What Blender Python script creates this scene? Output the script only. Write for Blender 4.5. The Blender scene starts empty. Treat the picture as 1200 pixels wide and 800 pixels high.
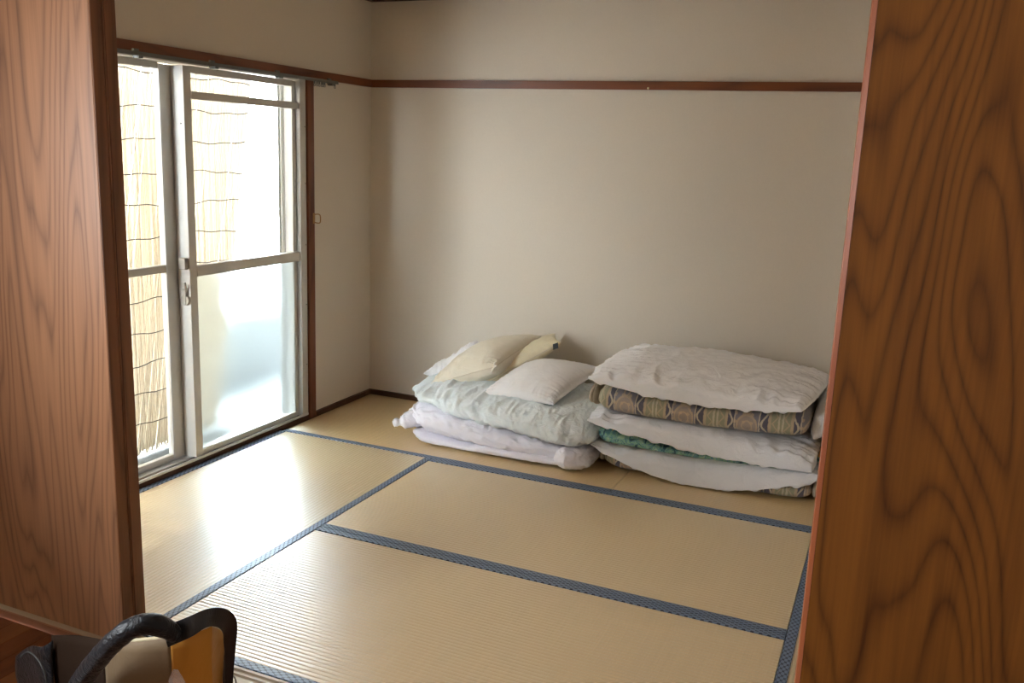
import bpy, bmesh, math, random
import numpy as np
from mathutils import Vector, Matrix
random.seed(7); np.random.seed(7)
SC = bpy.context.scene
COL = SC.collection

# ------------------------------------------------------------------ camera, sky, light, exposure
CAM = (2.7924, -4.4457, 1.4336); YAW, PITCH, ROLL, F = -0.4006, 0.2071, 0.0386, 1053.5
def setup_camera():
    cy, sy, cp, sp = math.cos(YAW), math.sin(YAW), math.cos(PITCH), math.sin(PITCH)
    fw = Vector((sy*cp, cy*cp, -sp)); r0 = Vector((cy, -sy, 0)); u0 = r0.cross(fw)
    r = math.cos(ROLL)*r0 + math.sin(ROLL)*u0; u = -math.sin(ROLL)*r0 + math.cos(ROLL)*u0
    cam = bpy.data.cameras.new('camera'); o = bpy.data.objects.new('camera', cam); COL.objects.link(o)
    m = Matrix((r, u, -fw)).transposed().to_4x4(); m.translation = Vector(CAM)
    o.matrix_world = m
    cam.sensor_width = 36; cam.lens = F/1200*36; cam.clip_start = .05; cam.clip_end = 200
    SC.camera = o
setup_camera()

w = bpy.data.worlds.new('sky'); SC.world = w; w.use_nodes = True
bg = w.node_tree.nodes['Background']; bg.inputs[0].default_value = (.90, .95, 1, 1); bg.inputs[1].default_value = 11.0

sun = bpy.data.lights.new('sun', 'SUN'); sun.energy = 7; sun.angle = .02; sun.color = (1, .93, .8)
so = bpy.data.objects.new('sun', sun); COL.objects.link(so)
so.rotation_euler = Vector((.66, -.12, -1)).to_track_quat('-Z', 'Y').to_euler()

def portal(loc, d, sx, sy):
    l = bpy.data.lights.new('window_portal', 'AREA'); l.shape = 'RECTANGLE'; l.size = sx; l.size_y = sy
    l.cycles.is_portal = True
    o = bpy.data.objects.new('window_portal', l); COL.objects.link(o)
    o.location = loc; o.rotation_euler = Vector(d).to_track_quat('-Z', 'Y').to_euler()
portal((-.16, -1.5, .9), (1, 0, 0), 1.75, 1.75)
portal((-.02, -4.2, 1.3), (1, 0, 0), .7, .75)

vs = SC.view_settings
vs.view_transform = 'Standard'; vs.look = 'None'; vs.gamma = 1; vs.use_curve_mapping = False
vs.exposure = 2.28

# ------------------------------------------------------------------ numpy noise
_perm = np.random.RandomState(3).permutation(256); _perm = np.concatenate([_perm]*3)
_grad = np.random.RandomState(4).randn(256, 3); _grad /= np.linalg.norm(_grad, axis=1)[:, None]
def noise3(P):
    P = np.asarray(P, float); I = np.floor(P).astype(int); f = P - I; I &= 255
    u = f*f*f*(f*(f*6-15)+10); out = 0
    for dx in (0, 1):
        for dy in (0, 1):
            for dz in (0, 1):
                g = _grad[_perm[_perm[_perm[I[..., 0]+dx] + I[..., 1]+dy] + I[..., 2]+dz]]
                d = g[..., 0]*(f[..., 0]-dx) + g[..., 1]*(f[..., 1]-dy) + g[..., 2]*(f[..., 2]-dz)
                wx = u[..., 0] if dx else 1-u[..., 0]; wy = u[..., 1] if dy else 1-u[..., 1]; wz = u[..., 2] if dz else 1-u[..., 2]
                out = out + wx*wy*wz*d
    return out
def wrinkle(P, sc, seed, octv=3):
    """sharp-creased cloth relief, anisotropic scale sc"""
    Q = np.asarray(P)*np.asarray(sc) + seed*7.31
    Q = Q + .55*np.stack([noise3(Q*.6+11), noise3(Q*.6+23), noise3(Q*.6+37)], -1)
    o = 0; a = 1.
    for k in range(octv):
        o = o + a*(.35 - np.abs(noise3(Q*(1.9**k)+k*5.7))*1.9); a *= .55
    return o

# ------------------------------------------------------------------ mesh helpers
def new_obj(name, V, Fc, mat, parent=None, smooth=True, origin=None, uv=None):
    V = np.asarray(V, float)
    if parent is not None: org = np.array(parent.get('_org', parent.location))
    elif origin is not None: org = np.array(origin, float)
    else:
        lo, hi = V.min(0), V.max(0); org = np.array([(lo[0]+hi[0])/2, (lo[1]+hi[1])/2, lo[2]])
    me = bpy.data.meshes.new(name); me.from_pydata((V-org).tolist(), [], [list(f) for f in Fc]); me.update()
    if smooth: me.polygons.foreach_set('use_smooth', [True]*len(me.polygons))
    o = bpy.data.objects.new(name, me); COL.objects.link(o)
    if mat: me.materials.append(mat)
    if parent is not None: o.parent = parent; ORG[o.name] = org
    else: o.location = org; ORG[o.name] = org
    return o
ORG = {}
def part(name, V, Fc, mat, parent, smooth=True):
    org = ORG[parent.name]; V = np.asarray(V, float)
    me = bpy.data.meshes.new(name); me.from_pydata((V-org).tolist(), [], [list(f) for f in Fc]); me.update()
    if smooth: me.polygons.foreach_set('use_smooth', [True]*len(me.polygons))
    o = bpy.data.objects.new(name, me); COL.objects.link(o); me.materials.append(mat)
    o.parent = parent; ORG[o.name] = org
    return o
def empty(name, loc):
    o = bpy.data.objects.new(name, None); COL.objects.link(o); o.location = loc; o.empty_display_size = .1
    ORG[o.name] = np.array(loc, float); return o
def tag(o, label, cat, group=None):
    o['label'] = label; o['category'] = cat
    if group: o['group'] = group
    return o
def struct(o): o['kind'] = 'structure'; return o

def box_geo(lo, hi, bev=0.0, seg=1):
    bm = bmesh.new(); bmesh.ops.create_cube(bm, size=1)
    for v in bm.verts:
        for i in range(3): v.co[i] = (lo[i]+hi[i])/2 + v.co[i]*(hi[i]-lo[i])
    if bev: bmesh.ops.bevel(bm, geom=list(bm.edges), offset=bev, segments=seg, profile=.6, affect='EDGES')
    V = [tuple(v.co) for v in bm.verts]; bm.verts.index_update(); Fc = [[v.index for v in f.verts] for f in bm.faces]
    bm.free(); return V, Fc
def merge(*gs):
    V, Fc = [], []
    for v, f in gs:
        n = len(V); V += [tuple(p) for p in v]; Fc += [[i+n for i in q] for q in f]
    return V, Fc
def box(name, lo, hi, mat, parent=None, bev=0.0):
    V, Fc = box_geo(lo, hi, bev)
    return part(name, V, Fc, mat, parent, False) if parent is not None else new_obj(name, V, Fc, mat, None, False)
def tube_geo(pts, r, n=8, cap=True):
    pts = np.asarray(pts, float); N = len(pts); r = np.broadcast_to(np.asarray(r, float), (N,))
    T = np.gradient(pts, axis=0); T /= np.linalg.norm(T, axis=1)[:, None]
    up = np.array([0, 0, 1.]) if abs(T[0][2]) < .9 else np.array([1., 0, 0])
    V = []
    a = np.cross(T[0], up); a /= np.linalg.norm(a)
    for i in range(N):
        a = a - T[i]*np.dot(a, T[i]); a /= np.linalg.norm(a); b = np.cross(T[i], a)
        for k in range(n):
            t = 2*math.pi*k/n; V.append(pts[i] + r[i]*(math.cos(t)*a + math.sin(t)*b))
    Fc = [[i*n+k, i*n+(k+1) % n, (i+1)*n+(k+1) % n, (i+1)*n+k] for i in range(N-1) for k in range(n)]
    if cap: Fc += [list(range(n))[::-1], [(N-1)*n+k for k in range(n)]]
    return V, Fc
def smooth_path(pts, n=40):
    P = np.asarray(pts, float); t = np.linspace(0, len(P)-1, n); out = []
    for x in t:
        i = min(int(x), len(P)-2); f = x-i
        p0, p1, p2, p3 = P[max(i-1, 0)], P[i], P[i+1], P[min(i+2, len(P)-1)]
        out.append(.5*((2*p1)+(-p0+p2)*f+(2*p0-5*p1+4*p2-p3)*f*f+(-p0+3*p1-3*p2+p3)*f**3))
    return np.array(out)
def vnormals(V, Fc):
    V = np.asarray(V); Q = np.asarray(Fc)
    n = np.cross(V[Q[:, 2]]-V[Q[:, 0]], V[Q[:, 3]]-V[Q[:, 1]])
    N = np.zeros_like(V)
    for k in range(4): np.add.at(N, Q[:, k], n)
    return N/np.maximum(np.linalg.norm(N, axis=1)[:, None], 1e-12)

# ------------------------------------------------------------------ materials
class NT:
    def __init__(s, name):
        s.m = bpy.data.materials.new(name); s.m.use_nodes = True; s.t = s.m.node_tree; s.n = s.t.nodes
        s.b = s.n['Principled BSDF']; s.out = s.n['Material Output']
    def add(s, ty, **kw):
        n = s.n.new(ty)
        for k, v in kw.items(): setattr(n, k, v)
        return n
    def link(s, a, b): s.t.links.new(a, b)
    def set(s, sock, v):
        if hasattr(v, 'is_linked') or isinstance(v, bpy.types.NodeSocket): s.link(v, sock)
        else: sock.default_value = v
    def math(s, op, a, b=0.0, c=None, clamp=False):
        n = s.add('ShaderNodeMath', operation=op, use_clamp=clamp); s.set(n.inputs[0], a); s.set(n.inputs[1], b)
        if c is not None: s.set(n.inputs[2], c)
        return n.outputs[0]
    def mix(s, f, a, b):
        n = s.add('ShaderNodeMix', data_type='RGBA'); s.set(n.inputs[0], f)
        s.set(n.inputs[6], a if not isinstance(a, tuple) else (*a, 1)); s.set(n.inputs[7], b if not isinstance(b, tuple) else (*b, 1))
        return n.outputs[2]
    def coords(s, kind='Object', scale=(1, 1, 1), loc=(0, 0, 0)):
        tc = s.add('ShaderNodeTexCoord'); mp = s.add('ShaderNodeMapping'); s.link(tc.outputs[kind], mp.inputs[0])
        mp.inputs['Scale'].default_value = scale; mp.inputs['Location'].default_value = loc
        return mp.outputs[0]
    def noise(s, vec, scale, detail=3, rough=.55, dist=0):
        n = s.add('ShaderNodeTexNoise'); s.link(vec, n.inputs['Vector']); n.inputs['Scale'].default_value = scale
        n.inputs['Detail'].default_value = detail; n.inputs['Roughness'].default_value = rough; n.inputs['Distortion'].default_value = dist
        return n.outputs['Fac']
    def sep(s, v):
        n = s.add('ShaderNodeSeparateXYZ'); s.link(v, n.inputs[0]); return n.outputs
    def ramp(s, f, stops):
        n = s.add('ShaderNodeValToRGB'); s.link(f, n.inputs[0]); cr = n.color_ramp
        while len(cr.elements) < len(stops): cr.elements.new(.5)
        for e, (p, c) in zip(cr.elements, stops): e.position = p; e.color = (*c, 1)
        return n.outputs[0]
    def bump(s, h, strength=.3, dist=.002):
        n = s.add('ShaderNodeBump'); n.inputs['Strength'].default_value = strength; n.inputs['Distance'].default_value = dist
        s.link(h, n.inputs['Height']); s.link(n.outputs[0], s.b.inputs['Normal'])
    def base(s, c): s.set(s.b.inputs['Base Color'], c if not isinstance(c, tuple) else (*c, 1)); return s
    def rough(s, r, spec=.5, metal=0.):
        s.set(s.b.inputs['Roughness'], r); s.b.inputs['Specular IOR Level'].default_value = spec; s.b.inputs['Metallic'].default_value = metal; return s

def plain(name, col, rough=.5, metal=0., spec=.5, var=.06, nscale=20):
    t = NT(name); f = t.noise(t.coords(), nscale)
    t.base(t.mix(f, tuple(c*(1-var) for c in col), tuple(min(1, c*(1+var)) for c in col))).rough(rough, spec, metal)
    return t.m
def m_wallpaper(name, col):
    t = NT(name); v = t.coords()
    h1 = t.noise(t.coords(scale=(420, 420, 90)), 1, 2); h2 = t.noise(t.coords(scale=(90, 90, 520)), 1, 2)
    h = t.math('ADD', h1, h2); big = t.noise(v, 1.3, 4)
    c = t.mix(big, tuple(x*.95 for x in col), col); c = t.mix(t.math('MULTIPLY', t.math('SUBTRACT', h, .8, clamp=True), .5), c, tuple(x*.84 for x in col))
    t.base(c).rough(.85, .25); t.bump(h, .25, .0012); return t.m
def m_wood(name, light, dark, seed, freq=11., sx=1.9, sz=.32, rough=.36, coat=.0, axis=2):
    t = NT(name)
    sc = [sx, sx, sx]; sc[axis] = sz
    v = t.coords(scale=tuple(sc), loc=(seed*3.7, seed*1.3, seed*2.1))
    n1 = t.noise(v, 1.25, 2.6, .42, .4)
    ring = t.math('PINGPONG', t.math('MULTIPLY', n1, freq), .5)
    ring = t.math('MULTIPLY', ring, 2.0); ring = t.math('POWER', ring, 2.6)
    sf = [150, 150, 150]; sf[axis] = 3.2
    fine = t.noise(t.coords(scale=tuple(sf)), 1, 3, .6)
    s2 = [22, 22, 22]; s2[axis] = .7
    mid = t.noise(t.coords(scale=tuple(s2), loc=(seed, seed, 0)), 1, 3, .6)
    f = t.math('ADD', t.math('MULTIPLY', ring, .34), t.math('ADD', t.math('MULTIPLY', fine, .34), t.math('MULTIPLY', mid, .62)))
    t.base(t.ramp(f, [(.28, light), (.58, tuple((a*.58+b*.42) for a, b in zip(light, dark))), (.95, dark)])).rough(rough, .45)
    t.b.inputs['Coat Weight'].default_value = coat; t.b.inputs['Coat Roughness'].default_value = .25
    t.bump(fine, .12, .0006); return t.m
def m_cloth(name, col, rough=.8, wr=.35, scale=14):
    t = NT(name); v = t.coords()
    n1 = t.noise(v, scale, 4, .6, .6); wv = t.noise(t.coords(scale=(900, 900, 900)), 1, 1)
    h = t.math('ADD', t.math('ABSOLUTE', t.math('SUBTRACT', n1, .5)), t.math('MULTIPLY', wv, .03))
    t.base(t.mix(t.noise(v, 5, 2), tuple(c*.96 for c in col), col)).rough(rough, .25)
    t.b.inputs['Sheen Weight'].default_value = .12; t.b.inputs['Subsurface Weight'].default_value = .0
    t.bump(h, wr, .02); return t.m

def m_tatami(name, warm):
    t = NT(name); v = t.coords()
    strand = t.noise(t.coords(scale=(260, 2.2, 1)), 1, 3, .7)          # rush strands run across the mat
    big = t.noise(t.coords(scale=(3, .8, 1)), 1, 3)
    x = t.sep(v)
    tick = t.math('PINGPONG', t.math('MULTIPLY', x[0], 150.), 1.0)
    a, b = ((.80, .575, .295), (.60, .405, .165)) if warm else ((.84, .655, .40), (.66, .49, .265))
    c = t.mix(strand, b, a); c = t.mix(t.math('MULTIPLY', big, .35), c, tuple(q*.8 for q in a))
    t.base(c).rough(t.math('MULTIPLY_ADD', strand, .14, .25), 1.0)
    t.b.inputs['Coat Weight'].default_value = 1.0; t.b.inputs['Coat IOR'].default_value = 1.75; t.b.inputs['Coat Roughness'].default_value = .30; t.bump(t.math('ADD', strand, t.math('MULTIPLY', tick, .35)), .30, .0015); return t.m
def m_heri():
    t = NT('blue_border_brocade'); s = t.sep(t.coords())
    px, py = .026, .0160
    def dots(ox, oy):
        ax = t.math('SUBTRACT', t.math('PINGPONG', t.math('ADD', s[0], 50*px+ox), px/2), px/4*0)
        ay = t.math('PINGPONG', t.math('ADD', s[1], 50*py+oy), py/2)
        ex = t.math('DIVIDE', ax, px*.33); ey = t.math('DIVIDE', ay, py*.31)
        return t.math('LESS_THAN', t.math('ADD', t.math('MULTIPLY', ex, ex), t.math('MULTIPLY', ey, ey)), 1.0)
    d = t.math('MAXIMUM', dots(0, 0), dots(px/2, py/2))
    t.base(t.mix(d, (.012, .020, .052), (.17, .225, .33))).rough(.42, .6)
    t.b.inputs['Sheen Weight'].default_value = .08; t.b.inputs['Sheen Tint'].default_value = (.4, .65, 1, 1)
    t.bump(d, .4, .001); return t.m
def m_damask():
    """striped ticking: medallion panels, dark scroll bands and olive zigzag panels along the length"""
    t = NT('damask_ticking'); co = t.coords(); s = t.sep(co)
    nz = t.math('MULTIPLY', t.math('SUBTRACT', t.noise(co, 60, 2), .5), .008)
    P = .272
    x = t.math('MODULO', t.math('ADD', s[0], 10*P + .105), P); x = t.math('ADD', x, nz)
    z = t.math('ADD', s[2], nz)
    xm = t.math('SUBTRACT', x, .056)                                  # medallion panel 0..0.112
    xo = t.math('SUBTRACT', x, .196)                                  # olive panel 0.146..0.246
    axm, axo = t.math('ABSOLUTE', xm), t.math('ABSOLUTE', xo)
    inm = t.math('LESS_THAN', axm, .054); ino = t.math('LESS_THAN', axo, .052)
    grey, dark, olive, beige, pale = (.20, .195, .235), (.055, .062, .115), (.30, .30, .20), (.56, .42, .28), (.64, .57, .42)
    # medallion: ogee arch
    zz = t.math('SUBTRACT', z, .055)
    rad = t.math('POWER', t.math('ADD', t.math('POWER', t.math('MULTIPLY', axm, 1.25), 2.0), t.math('POWER', t.math('ABSOLUTE', zz), 2.0)), .5)
    ring1 = t.math('LESS_THAN', t.math('ABSOLUTE', t.math('SUBTRACT', rad, .052)), .0048)
    inside = t.math('LESS_THAN', rad, .050)
    ring2 = t.math('LESS_THAN', t.math('ABSOLUTE', t.math('SUBTRACT', rad, .026)), .0035)
    dx = t.math('PINGPONG', t.math('ADD', xm, 1.), .017); dz = t.math('PINGPONG', t.math('ADD', zz, 1.), .017)
    fl = t.math('LESS_THAN', t.math('ADD', t.math('MULTIPLY', dx, dx), t.math('MULTIPLY', dz, dz)), .00005)
    top = t.math('SUBTRACT', z, .122)
    knob = t.math('LESS_THAN', t.math('ABSOLUTE', t.math('SUBTRACT', t.math('POWER', t.math('ADD', t.math('MULTIPLY', xm, xm), t.math('MULTIPLY', top, top)), .5), .012)), .004)
    edge = t.math('GREATER_THAN', axm, .049)
    med = t.mix(t.math('MULTIPLY', inside, .45), grey, beige)
    for m in (ring1, ring2, fl, knob): med = t.mix(t.math('MULTIPLY', m, .8), med, beige)
    med = t.mix(t.math('MULTIPLY', edge, .8), med, pale)
    # olive panel: central pale bar, zigzag, beige border
    bar = t.math('LESS_THAN', t.math('ABSOLUTE', t.math('SUBTRACT', axo, .008)), .004)
    zig = t.math('PINGPONG', t.math('MULTIPLY', z, 1.0), .028); zig = t.math('LESS_THAN', t.math('ABSOLUTE', t.math('SUBTRACT', t.math('SUBTRACT', axo, .014), t.math('MULTIPLY', zig, .75))), .0035)
    oe = t.math('GREATER_THAN', axo, .040)
    ol = t.mix(t.math('MULTIPLY', bar, .7), olive, pale); ol = t.mix(t.math('MULTIPLY', zig, .7), ol, beige); ol = t.mix(t.math('MULTIPLY', oe, .75), ol, beige)
    # scrolls in the dark bands
    ph = t.math('MULTIPLY', t.math('SINE', t.math('MULTIPLY', z, 62.)), .012)
    xb = t.math('SUBTRACT', t.math('PINGPONG', t.math('SUBTRACT', x, .056), P/2), .072)
    sc = t.math('LESS_THAN', t.math('ABSOLUTE', t.math('SUBTRACT', xb, ph)), .0045)
    bd = t.mix(t.math('MULTIPLY', sc, .8), dark, pale)
    c = t.mix(inm, t.mix(ino, bd, ol), med)
    fine = t.noise(t.coords(scale=(400, 400, 120)), 1, 2)
    c = t.mix(t.math('MULTIPLY', fine, .22), c, beige)
    t.base(c).rough(.65, .35); t.b.inputs['Sheen Weight'].default_value = .2
    t.bump(t.math('ADD', t.noise(co, 18, 3), t.math('MULTIPLY', fine, .2)), .3, .012); return t.m
def m_floral():
    t = NT('green_floral_print'); co = t.coords(scale=(1, .12, 1))
    v2 = t.add('ShaderNodeTexVoronoi'); v2.inputs['Scale'].default_value = 7.5; t.link(co, v2.inputs['Vector'])
    nz = t.noise(co, 30, 2, .6, 1.2)
    c = t.ramp(nz, [(.0, (.03, .08, .11)), (.40, (.12, .26, .26)), (.47, (.24, .42, .28)), (.54, (.13, .25, .33)), (.60, (.36, .50, .33)), (.68, (.05, .13, .15))])
    t.n[-1].color_ramp.interpolation = 'CONSTANT'
    fl = t.math('LESS_THAN', t.math('ADD', v2.outputs['Distance'], t.math('MULTIPLY', t.noise(co, 50, 2), .25)), .40)
    c = t.mix(fl, c, (.68, .33, .06))
    t.base(c).rough(.7, .3); return t.m

M = {}
M['wall'] = m_wallpaper('cream_wallpaper', (.76, .685, .59))
M['ceil'] = plain('ceiling_board', (.70, .54, .36), .8)
M['trim'] = m_wood('dark_red_trim_wood', (.24, .075, .026), (.10, .028, .012), 2, 9, axis=1, rough=.35)
M['trimx'] = m_wood('dark_red_rail_wood', (.24, .075, .026), (.10, .028, .012), 5, 9, axis=0, rough=.35)
M['trimz'] = m_wood('dark_red_post_wood', (.22, .068, .026), (.09, .026, .012), 6, 9, axis=2, rough=.4)
M['moulding'] = m_wood('dark_moulding_wood', (.07, .022, .012), (.03, .01, .006), 4, 9, axis=0, rough=.5)
M['base'] = m_wood('baseboard_wood', (.13, .055, .028), (.06, .025, .014), 3, 9, axis=0, rough=.5)
M['doorL_lit'] = m_wood('walnut_veneer_left_lit', (.56, .285, .148), (.24, .112, .062), 1.0, 24., 3.4, .26, .36, .1)  # same veneer as the right door, light falling on it mixed into the colour
M['doorR_shaded'] = m_wood('walnut_veneer_right_shaded', (.28, .104, .016), (.08, .024, .005), 2.63, 26., 2.2, .36, .42, .0)  # shaded copy of the door veneer, dimness put into the base colour
M['edge'] = m_wood('door_edge_wood', (.30, .12, .05), (.13, .05, .02), 8, 9, 3, .3, .45)
M['band'] = m_wood('door_edge_band', (.42, .13, .05), (.26, .07, .03), 9, 9, 3, .3, .3)
M['sill'] = m_wood('pale_worn_sill_wood', (.60, .50, .36), (.40, .30, .20), 7, 9, axis=0, rough=.4)
M['sillface'] = m_wood('sill_face_wood', (.42, .20, .12), (.26, .11, .06), 7.5, 9, axis=0, rough=.45)
M['alu'] = plain('aluminium_grey', (.60, .58, .54), .38, .35, .5, .03)
M['alu2'] = plain('aluminium_track', (.62, .62, .62), .32, .6, .5, .03)
M['zinc'] = plain('dull_zinc', (.16, .16, .155), .45, .5)
M['metal'] = plain('lock_metal', (.42, .40, .37), .35, .8)
M['brass'] = plain('brass_hook', (.45, .25, .11), .35, .7)
M['screw'] = plain('screw_head', (.15, .14, .13), .5, .6)
M['heri'] = m_heri()
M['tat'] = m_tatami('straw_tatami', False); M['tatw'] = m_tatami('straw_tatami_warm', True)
M['subfloor'] = plain('subfloor_board', (.35, .22, .12), .8)
M['concrete'] = plain('balcony_concrete', (.075, .08, .08), .9)
M['paint'] = plain('light_blocker_paint', (.15, .157, .157), .8)  # dark paint for the added light blockers around the balcony
M['parapet'] = plain('parapet_paint', (.36, .37, .37), .8)
M['rail'] = plain('railing_metal', (.55, .57, .58), .5, .3)
M['facade'] = plain('white_facade', (.86, .86, .86), .9)
M['bluewin'] = plain('blue_window', (.05, .085, .105), .95, 0, .05)
M['cord'] = plain('blind_cord', (.05, .045, .05), .9)
M['damask'] = m_damask(); M['floral'] = m_floral()
M['tick'] = m_cloth('beige_ticking_edge', (.66, .57, .44), .8, .3, 30)
M['lav'] = m_cloth('lavender_white_cotton', (.88, .86, .95), .8, .45, 11)
M['mint'] = m_cloth('mint_white_cotton', (.83, .90, .93), .8, .5, 12)
M['white'] = m_cloth('white_cotton', (.91, .90, .92), .75, .5, 12)
M['white2'] = m_cloth('white_cotton_cover', (.90, .91, .96), .75, .5, 13)
M['cream'] = m_cloth('cream_cotton', (.80, .73, .60), .75, .4, 10)
M['cream2'] = m_cloth('yellowed_cream_cotton', (.82, .73, .52), .75, .35, 10)
M['pwhite'] = m_cloth('white_pillow_cotton', (.91, .89, .89), .75, .3, 9)
M['creamline'] = plain('cream_piping', (.66, .58, .45), .8)
M['black'] = plain('black_tag', (.012, .012, .014), .6)
M['thread'] = plain('white_thread', (.85, .80, .70), .8)
M['khaki'] = m_cloth('khaki_nylon', (.27, .185, .10), .6, .25, 9)
M['brown'] = plain('dark_brown_cloth', (.030, .016, .009), .85, 0, .12)
M['orange'] = m_cloth('amber_nylon', (.66, .30, .045), .4, .25, 9)
M['strap'] = plain('black_webbing', (.012, .012, .015), .32, 0, .6)
M['pad'] = m_cloth('black_padded_nylon', (.012, .013, .018), .3, .6, 25)
M['piping'] = plain('grey_piping', (.10, .11, .11), .5)
M['rim'] = plain('cream_lining', (.80, .70, .45), .6)

def m_glass():
    t = NT('clear_pane_glass'); t.n.remove(t.b)
    tr = t.add('ShaderNodeBsdfTransparent'); tr.inputs[0].default_value = (.96, .98, .98, 1)
    gl = t.add('ShaderNodeBsdfGlossy'); gl.inputs['Roughness'].default_value = .02
    fr = t.add('ShaderNodeLayerWeight'); fr.inputs[0].default_value = .5
    fz = t.math('MULTIPLY_ADD', t.math('POWER', fr.outputs['Facing'], 5.0), .9, .03)
    mx = t.add('ShaderNodeMixShader'); t.link(fz, mx.inputs[0]); t.link(tr.outputs[0], mx.inputs[1]); t.link(gl.outputs[0], mx.inputs[2])
    t.link(mx.outputs[0], t.out.inputs[0]); return t.m
def m_frost():
    t = NT('frosted_pane_glass'); t.n.remove(t.b)
    tl = t.add('ShaderNodeBsdfTranslucent'); tl.inputs[0].default_value = (.90, .95, .96, 1)
    rf = t.add('ShaderNodeBsdfRefraction'); rf.inputs['IOR'].default_value = 1.12; rf.inputs['Roughness'].default_value = .34; rf.inputs[0].default_value = (.78, .845, .865, 1)
    gl = t.add('ShaderNodeBsdfGlossy'); gl.inputs['Roughness'].default_value = .2
    mx = t.add('ShaderNodeMixShader'); mx.inputs[0].default_value = .95; t.link(tl.outputs[0], mx.inputs[1]); t.link(rf.outputs[0], mx.inputs[2])
    m2 = t.add('ShaderNodeMixShader'); m2.inputs[0].default_value = .05; t.link(mx.outputs[0], m2.inputs[1]); t.link(gl.outputs[0], m2.inputs[2])
    t.link(m2.outputs[0], t.out.inputs[0]); return t.m
def m_reed():
    t = NT('dry_reed'); t.n.remove(t.b)
    f = t.noise(t.coords(scale=(1, 130, .6)), 1, 2)
    c = t.ramp(f, [(.3, (.40, .34, .26)), (.55, (.60, .54, .45)), (.75, (.74, .69, .61))])
    d = t.add('ShaderNodeBsdfDiffuse'); tl = t.add('ShaderNodeBsdfTranslucent'); t.link(c, d.inputs[0]); t.link(c, tl.inputs[0])
    mx = t.add('ShaderNodeMixShader'); mx.inputs[0].default_value = .36; t.link(d.outputs[0], mx.inputs[1]); t.link(tl.outputs[0], mx.inputs[2])
    t.link(mx.outputs[0], t.out.inputs[0]); return t.m
def m_plastic():
    t = NT('clear_plastic'); t.n.remove(t.b)
    tr = t.add('ShaderNodeBsdfTransparent'); gl = t.add('ShaderNodeBsdfGlossy'); gl.inputs['Roughness'].default_value = .15
    d = t.add('ShaderNodeBsdfDiffuse'); d.inputs[0].default_value = (.8, .78, .76, 1)
    a = t.add('ShaderNodeMixShader'); a.inputs[0].default_value = .5; t.link(gl.outputs[0], a.inputs[1]); t.link(d.outputs[0], a.inputs[2])
    b = t.add('ShaderNodeMixShader'); b.inputs[0].default_value = .5; t.link(tr.outputs[0], b.inputs[1]); t.link(a.outputs[0], b.inputs[2])
    t.link(b.outputs[0], t.out.inputs[0]); return t.m
M['glass'], M['frost'], M['reed'], M['plastic'] = m_glass(), m_frost(), m_reed(), m_plastic()

# ------------------------------------------------------------------ room shell
RX, NY = 3.53, -2.72          # tatami room right wall, opening plane
WY0, WY1, WZ0, WZ1 = -2.40, -.60, .0, 1.757
CZ = 2.26
V, Fc = merge(box_geo((-.15, WY1, -.1), (0, .15, CZ)), box_geo((-.15, NY-.05, -.1), (0, WY0, CZ)),
              box_geo((-.15, WY0, WZ1), (0, WY1, CZ)), box_geo((-.15, WY0, -.1), (0, WY1, -.03)))
struct(new_obj('wall_left', V, Fc, M['wall'], None, False, (0, -1.3, 0)))
struct(box('wall_back', (0, 0, -.1), (RX+.15, .15, CZ), M['wall']))
struct(box('wall_right', (RX, -2.62, -.1), (RX+.15, 0, CZ), M['wall']))
struct(box('ceiling', (-.15, -2.77, CZ), (RX+.15, .15, CZ+.1), M['ceil']))
struct(box('floor', (0, -2.64, -.10), (RX, 0, -.045), M['subfloor']))
struct(box('wall_front', (-.15, -2.74, 1.86), (RX+.15, -2.60, CZ), M['wall']))
struct(box('trim_1', (.0, -.02, 1.757), (RX, 0, 1.797), M['trimx']))             # picture rails
struct(box('trim_2', (0, -2.6, 1.757), (.02, -.02, 1.797), M['trim']))
struct(box('trim_3', (0, -.035, 2.207), (RX, 0, CZ), M['moulding']))
struct(box('trim_4', (0, -2.6, 2.207), (.035, -.035, CZ), M['moulding']))
struct(box('trim_5', (-.02, -.607, .0), (.012, -.553, 1.757), M['trimz'], None, .002))  # window casing
struct(box('trim_6', (-.03, -2.42, -.045), (.002, -.555, .024), M['base']))              # wooden window sill edge
struct(box('baseboard_left', (0, -.553, -.045), (.018, -.018, .026), M['base']))
struct(box('baseboard_back', (0, -.018, -.045), (RX, 0, .026), M['base']))
struct(box('baseboard_right', (RX-.018, -2.6, -.045), (RX, -.018, .026), M['base']))

# sliding-door sill with grooves, and the head above
V, Fc = [], []
prof = [(-2.642, -.045), (-2.642, .0), (-2.652, .0), (-2.652, -.008), (-2.664, -.008), (-2.664, 0), (-2.672, 0), (-2.672, -.008), (-2.684, -.008), (-2.684, 0), (-2.716, 0), (-2.718, -.002)]
sl = new_obj('trim_7', [(x, y, z) for x in (0, RX) for y, z in prof] , [[i, i+1, i+1+len(prof), i+len(prof)] for i in range(len(prof)-1)], M['sill'], None, False)
struct(sl)
V, Fc = box_geo((0, -2.724, -.03), (RX, -2.718, -.0005)); part('sill_face', V, Fc, M['sillface'], sl, False)
struct(box('trim_8', (0, -2.72, 1.82), (RX, -2.60, 1.86), M['trimx']))

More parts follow.
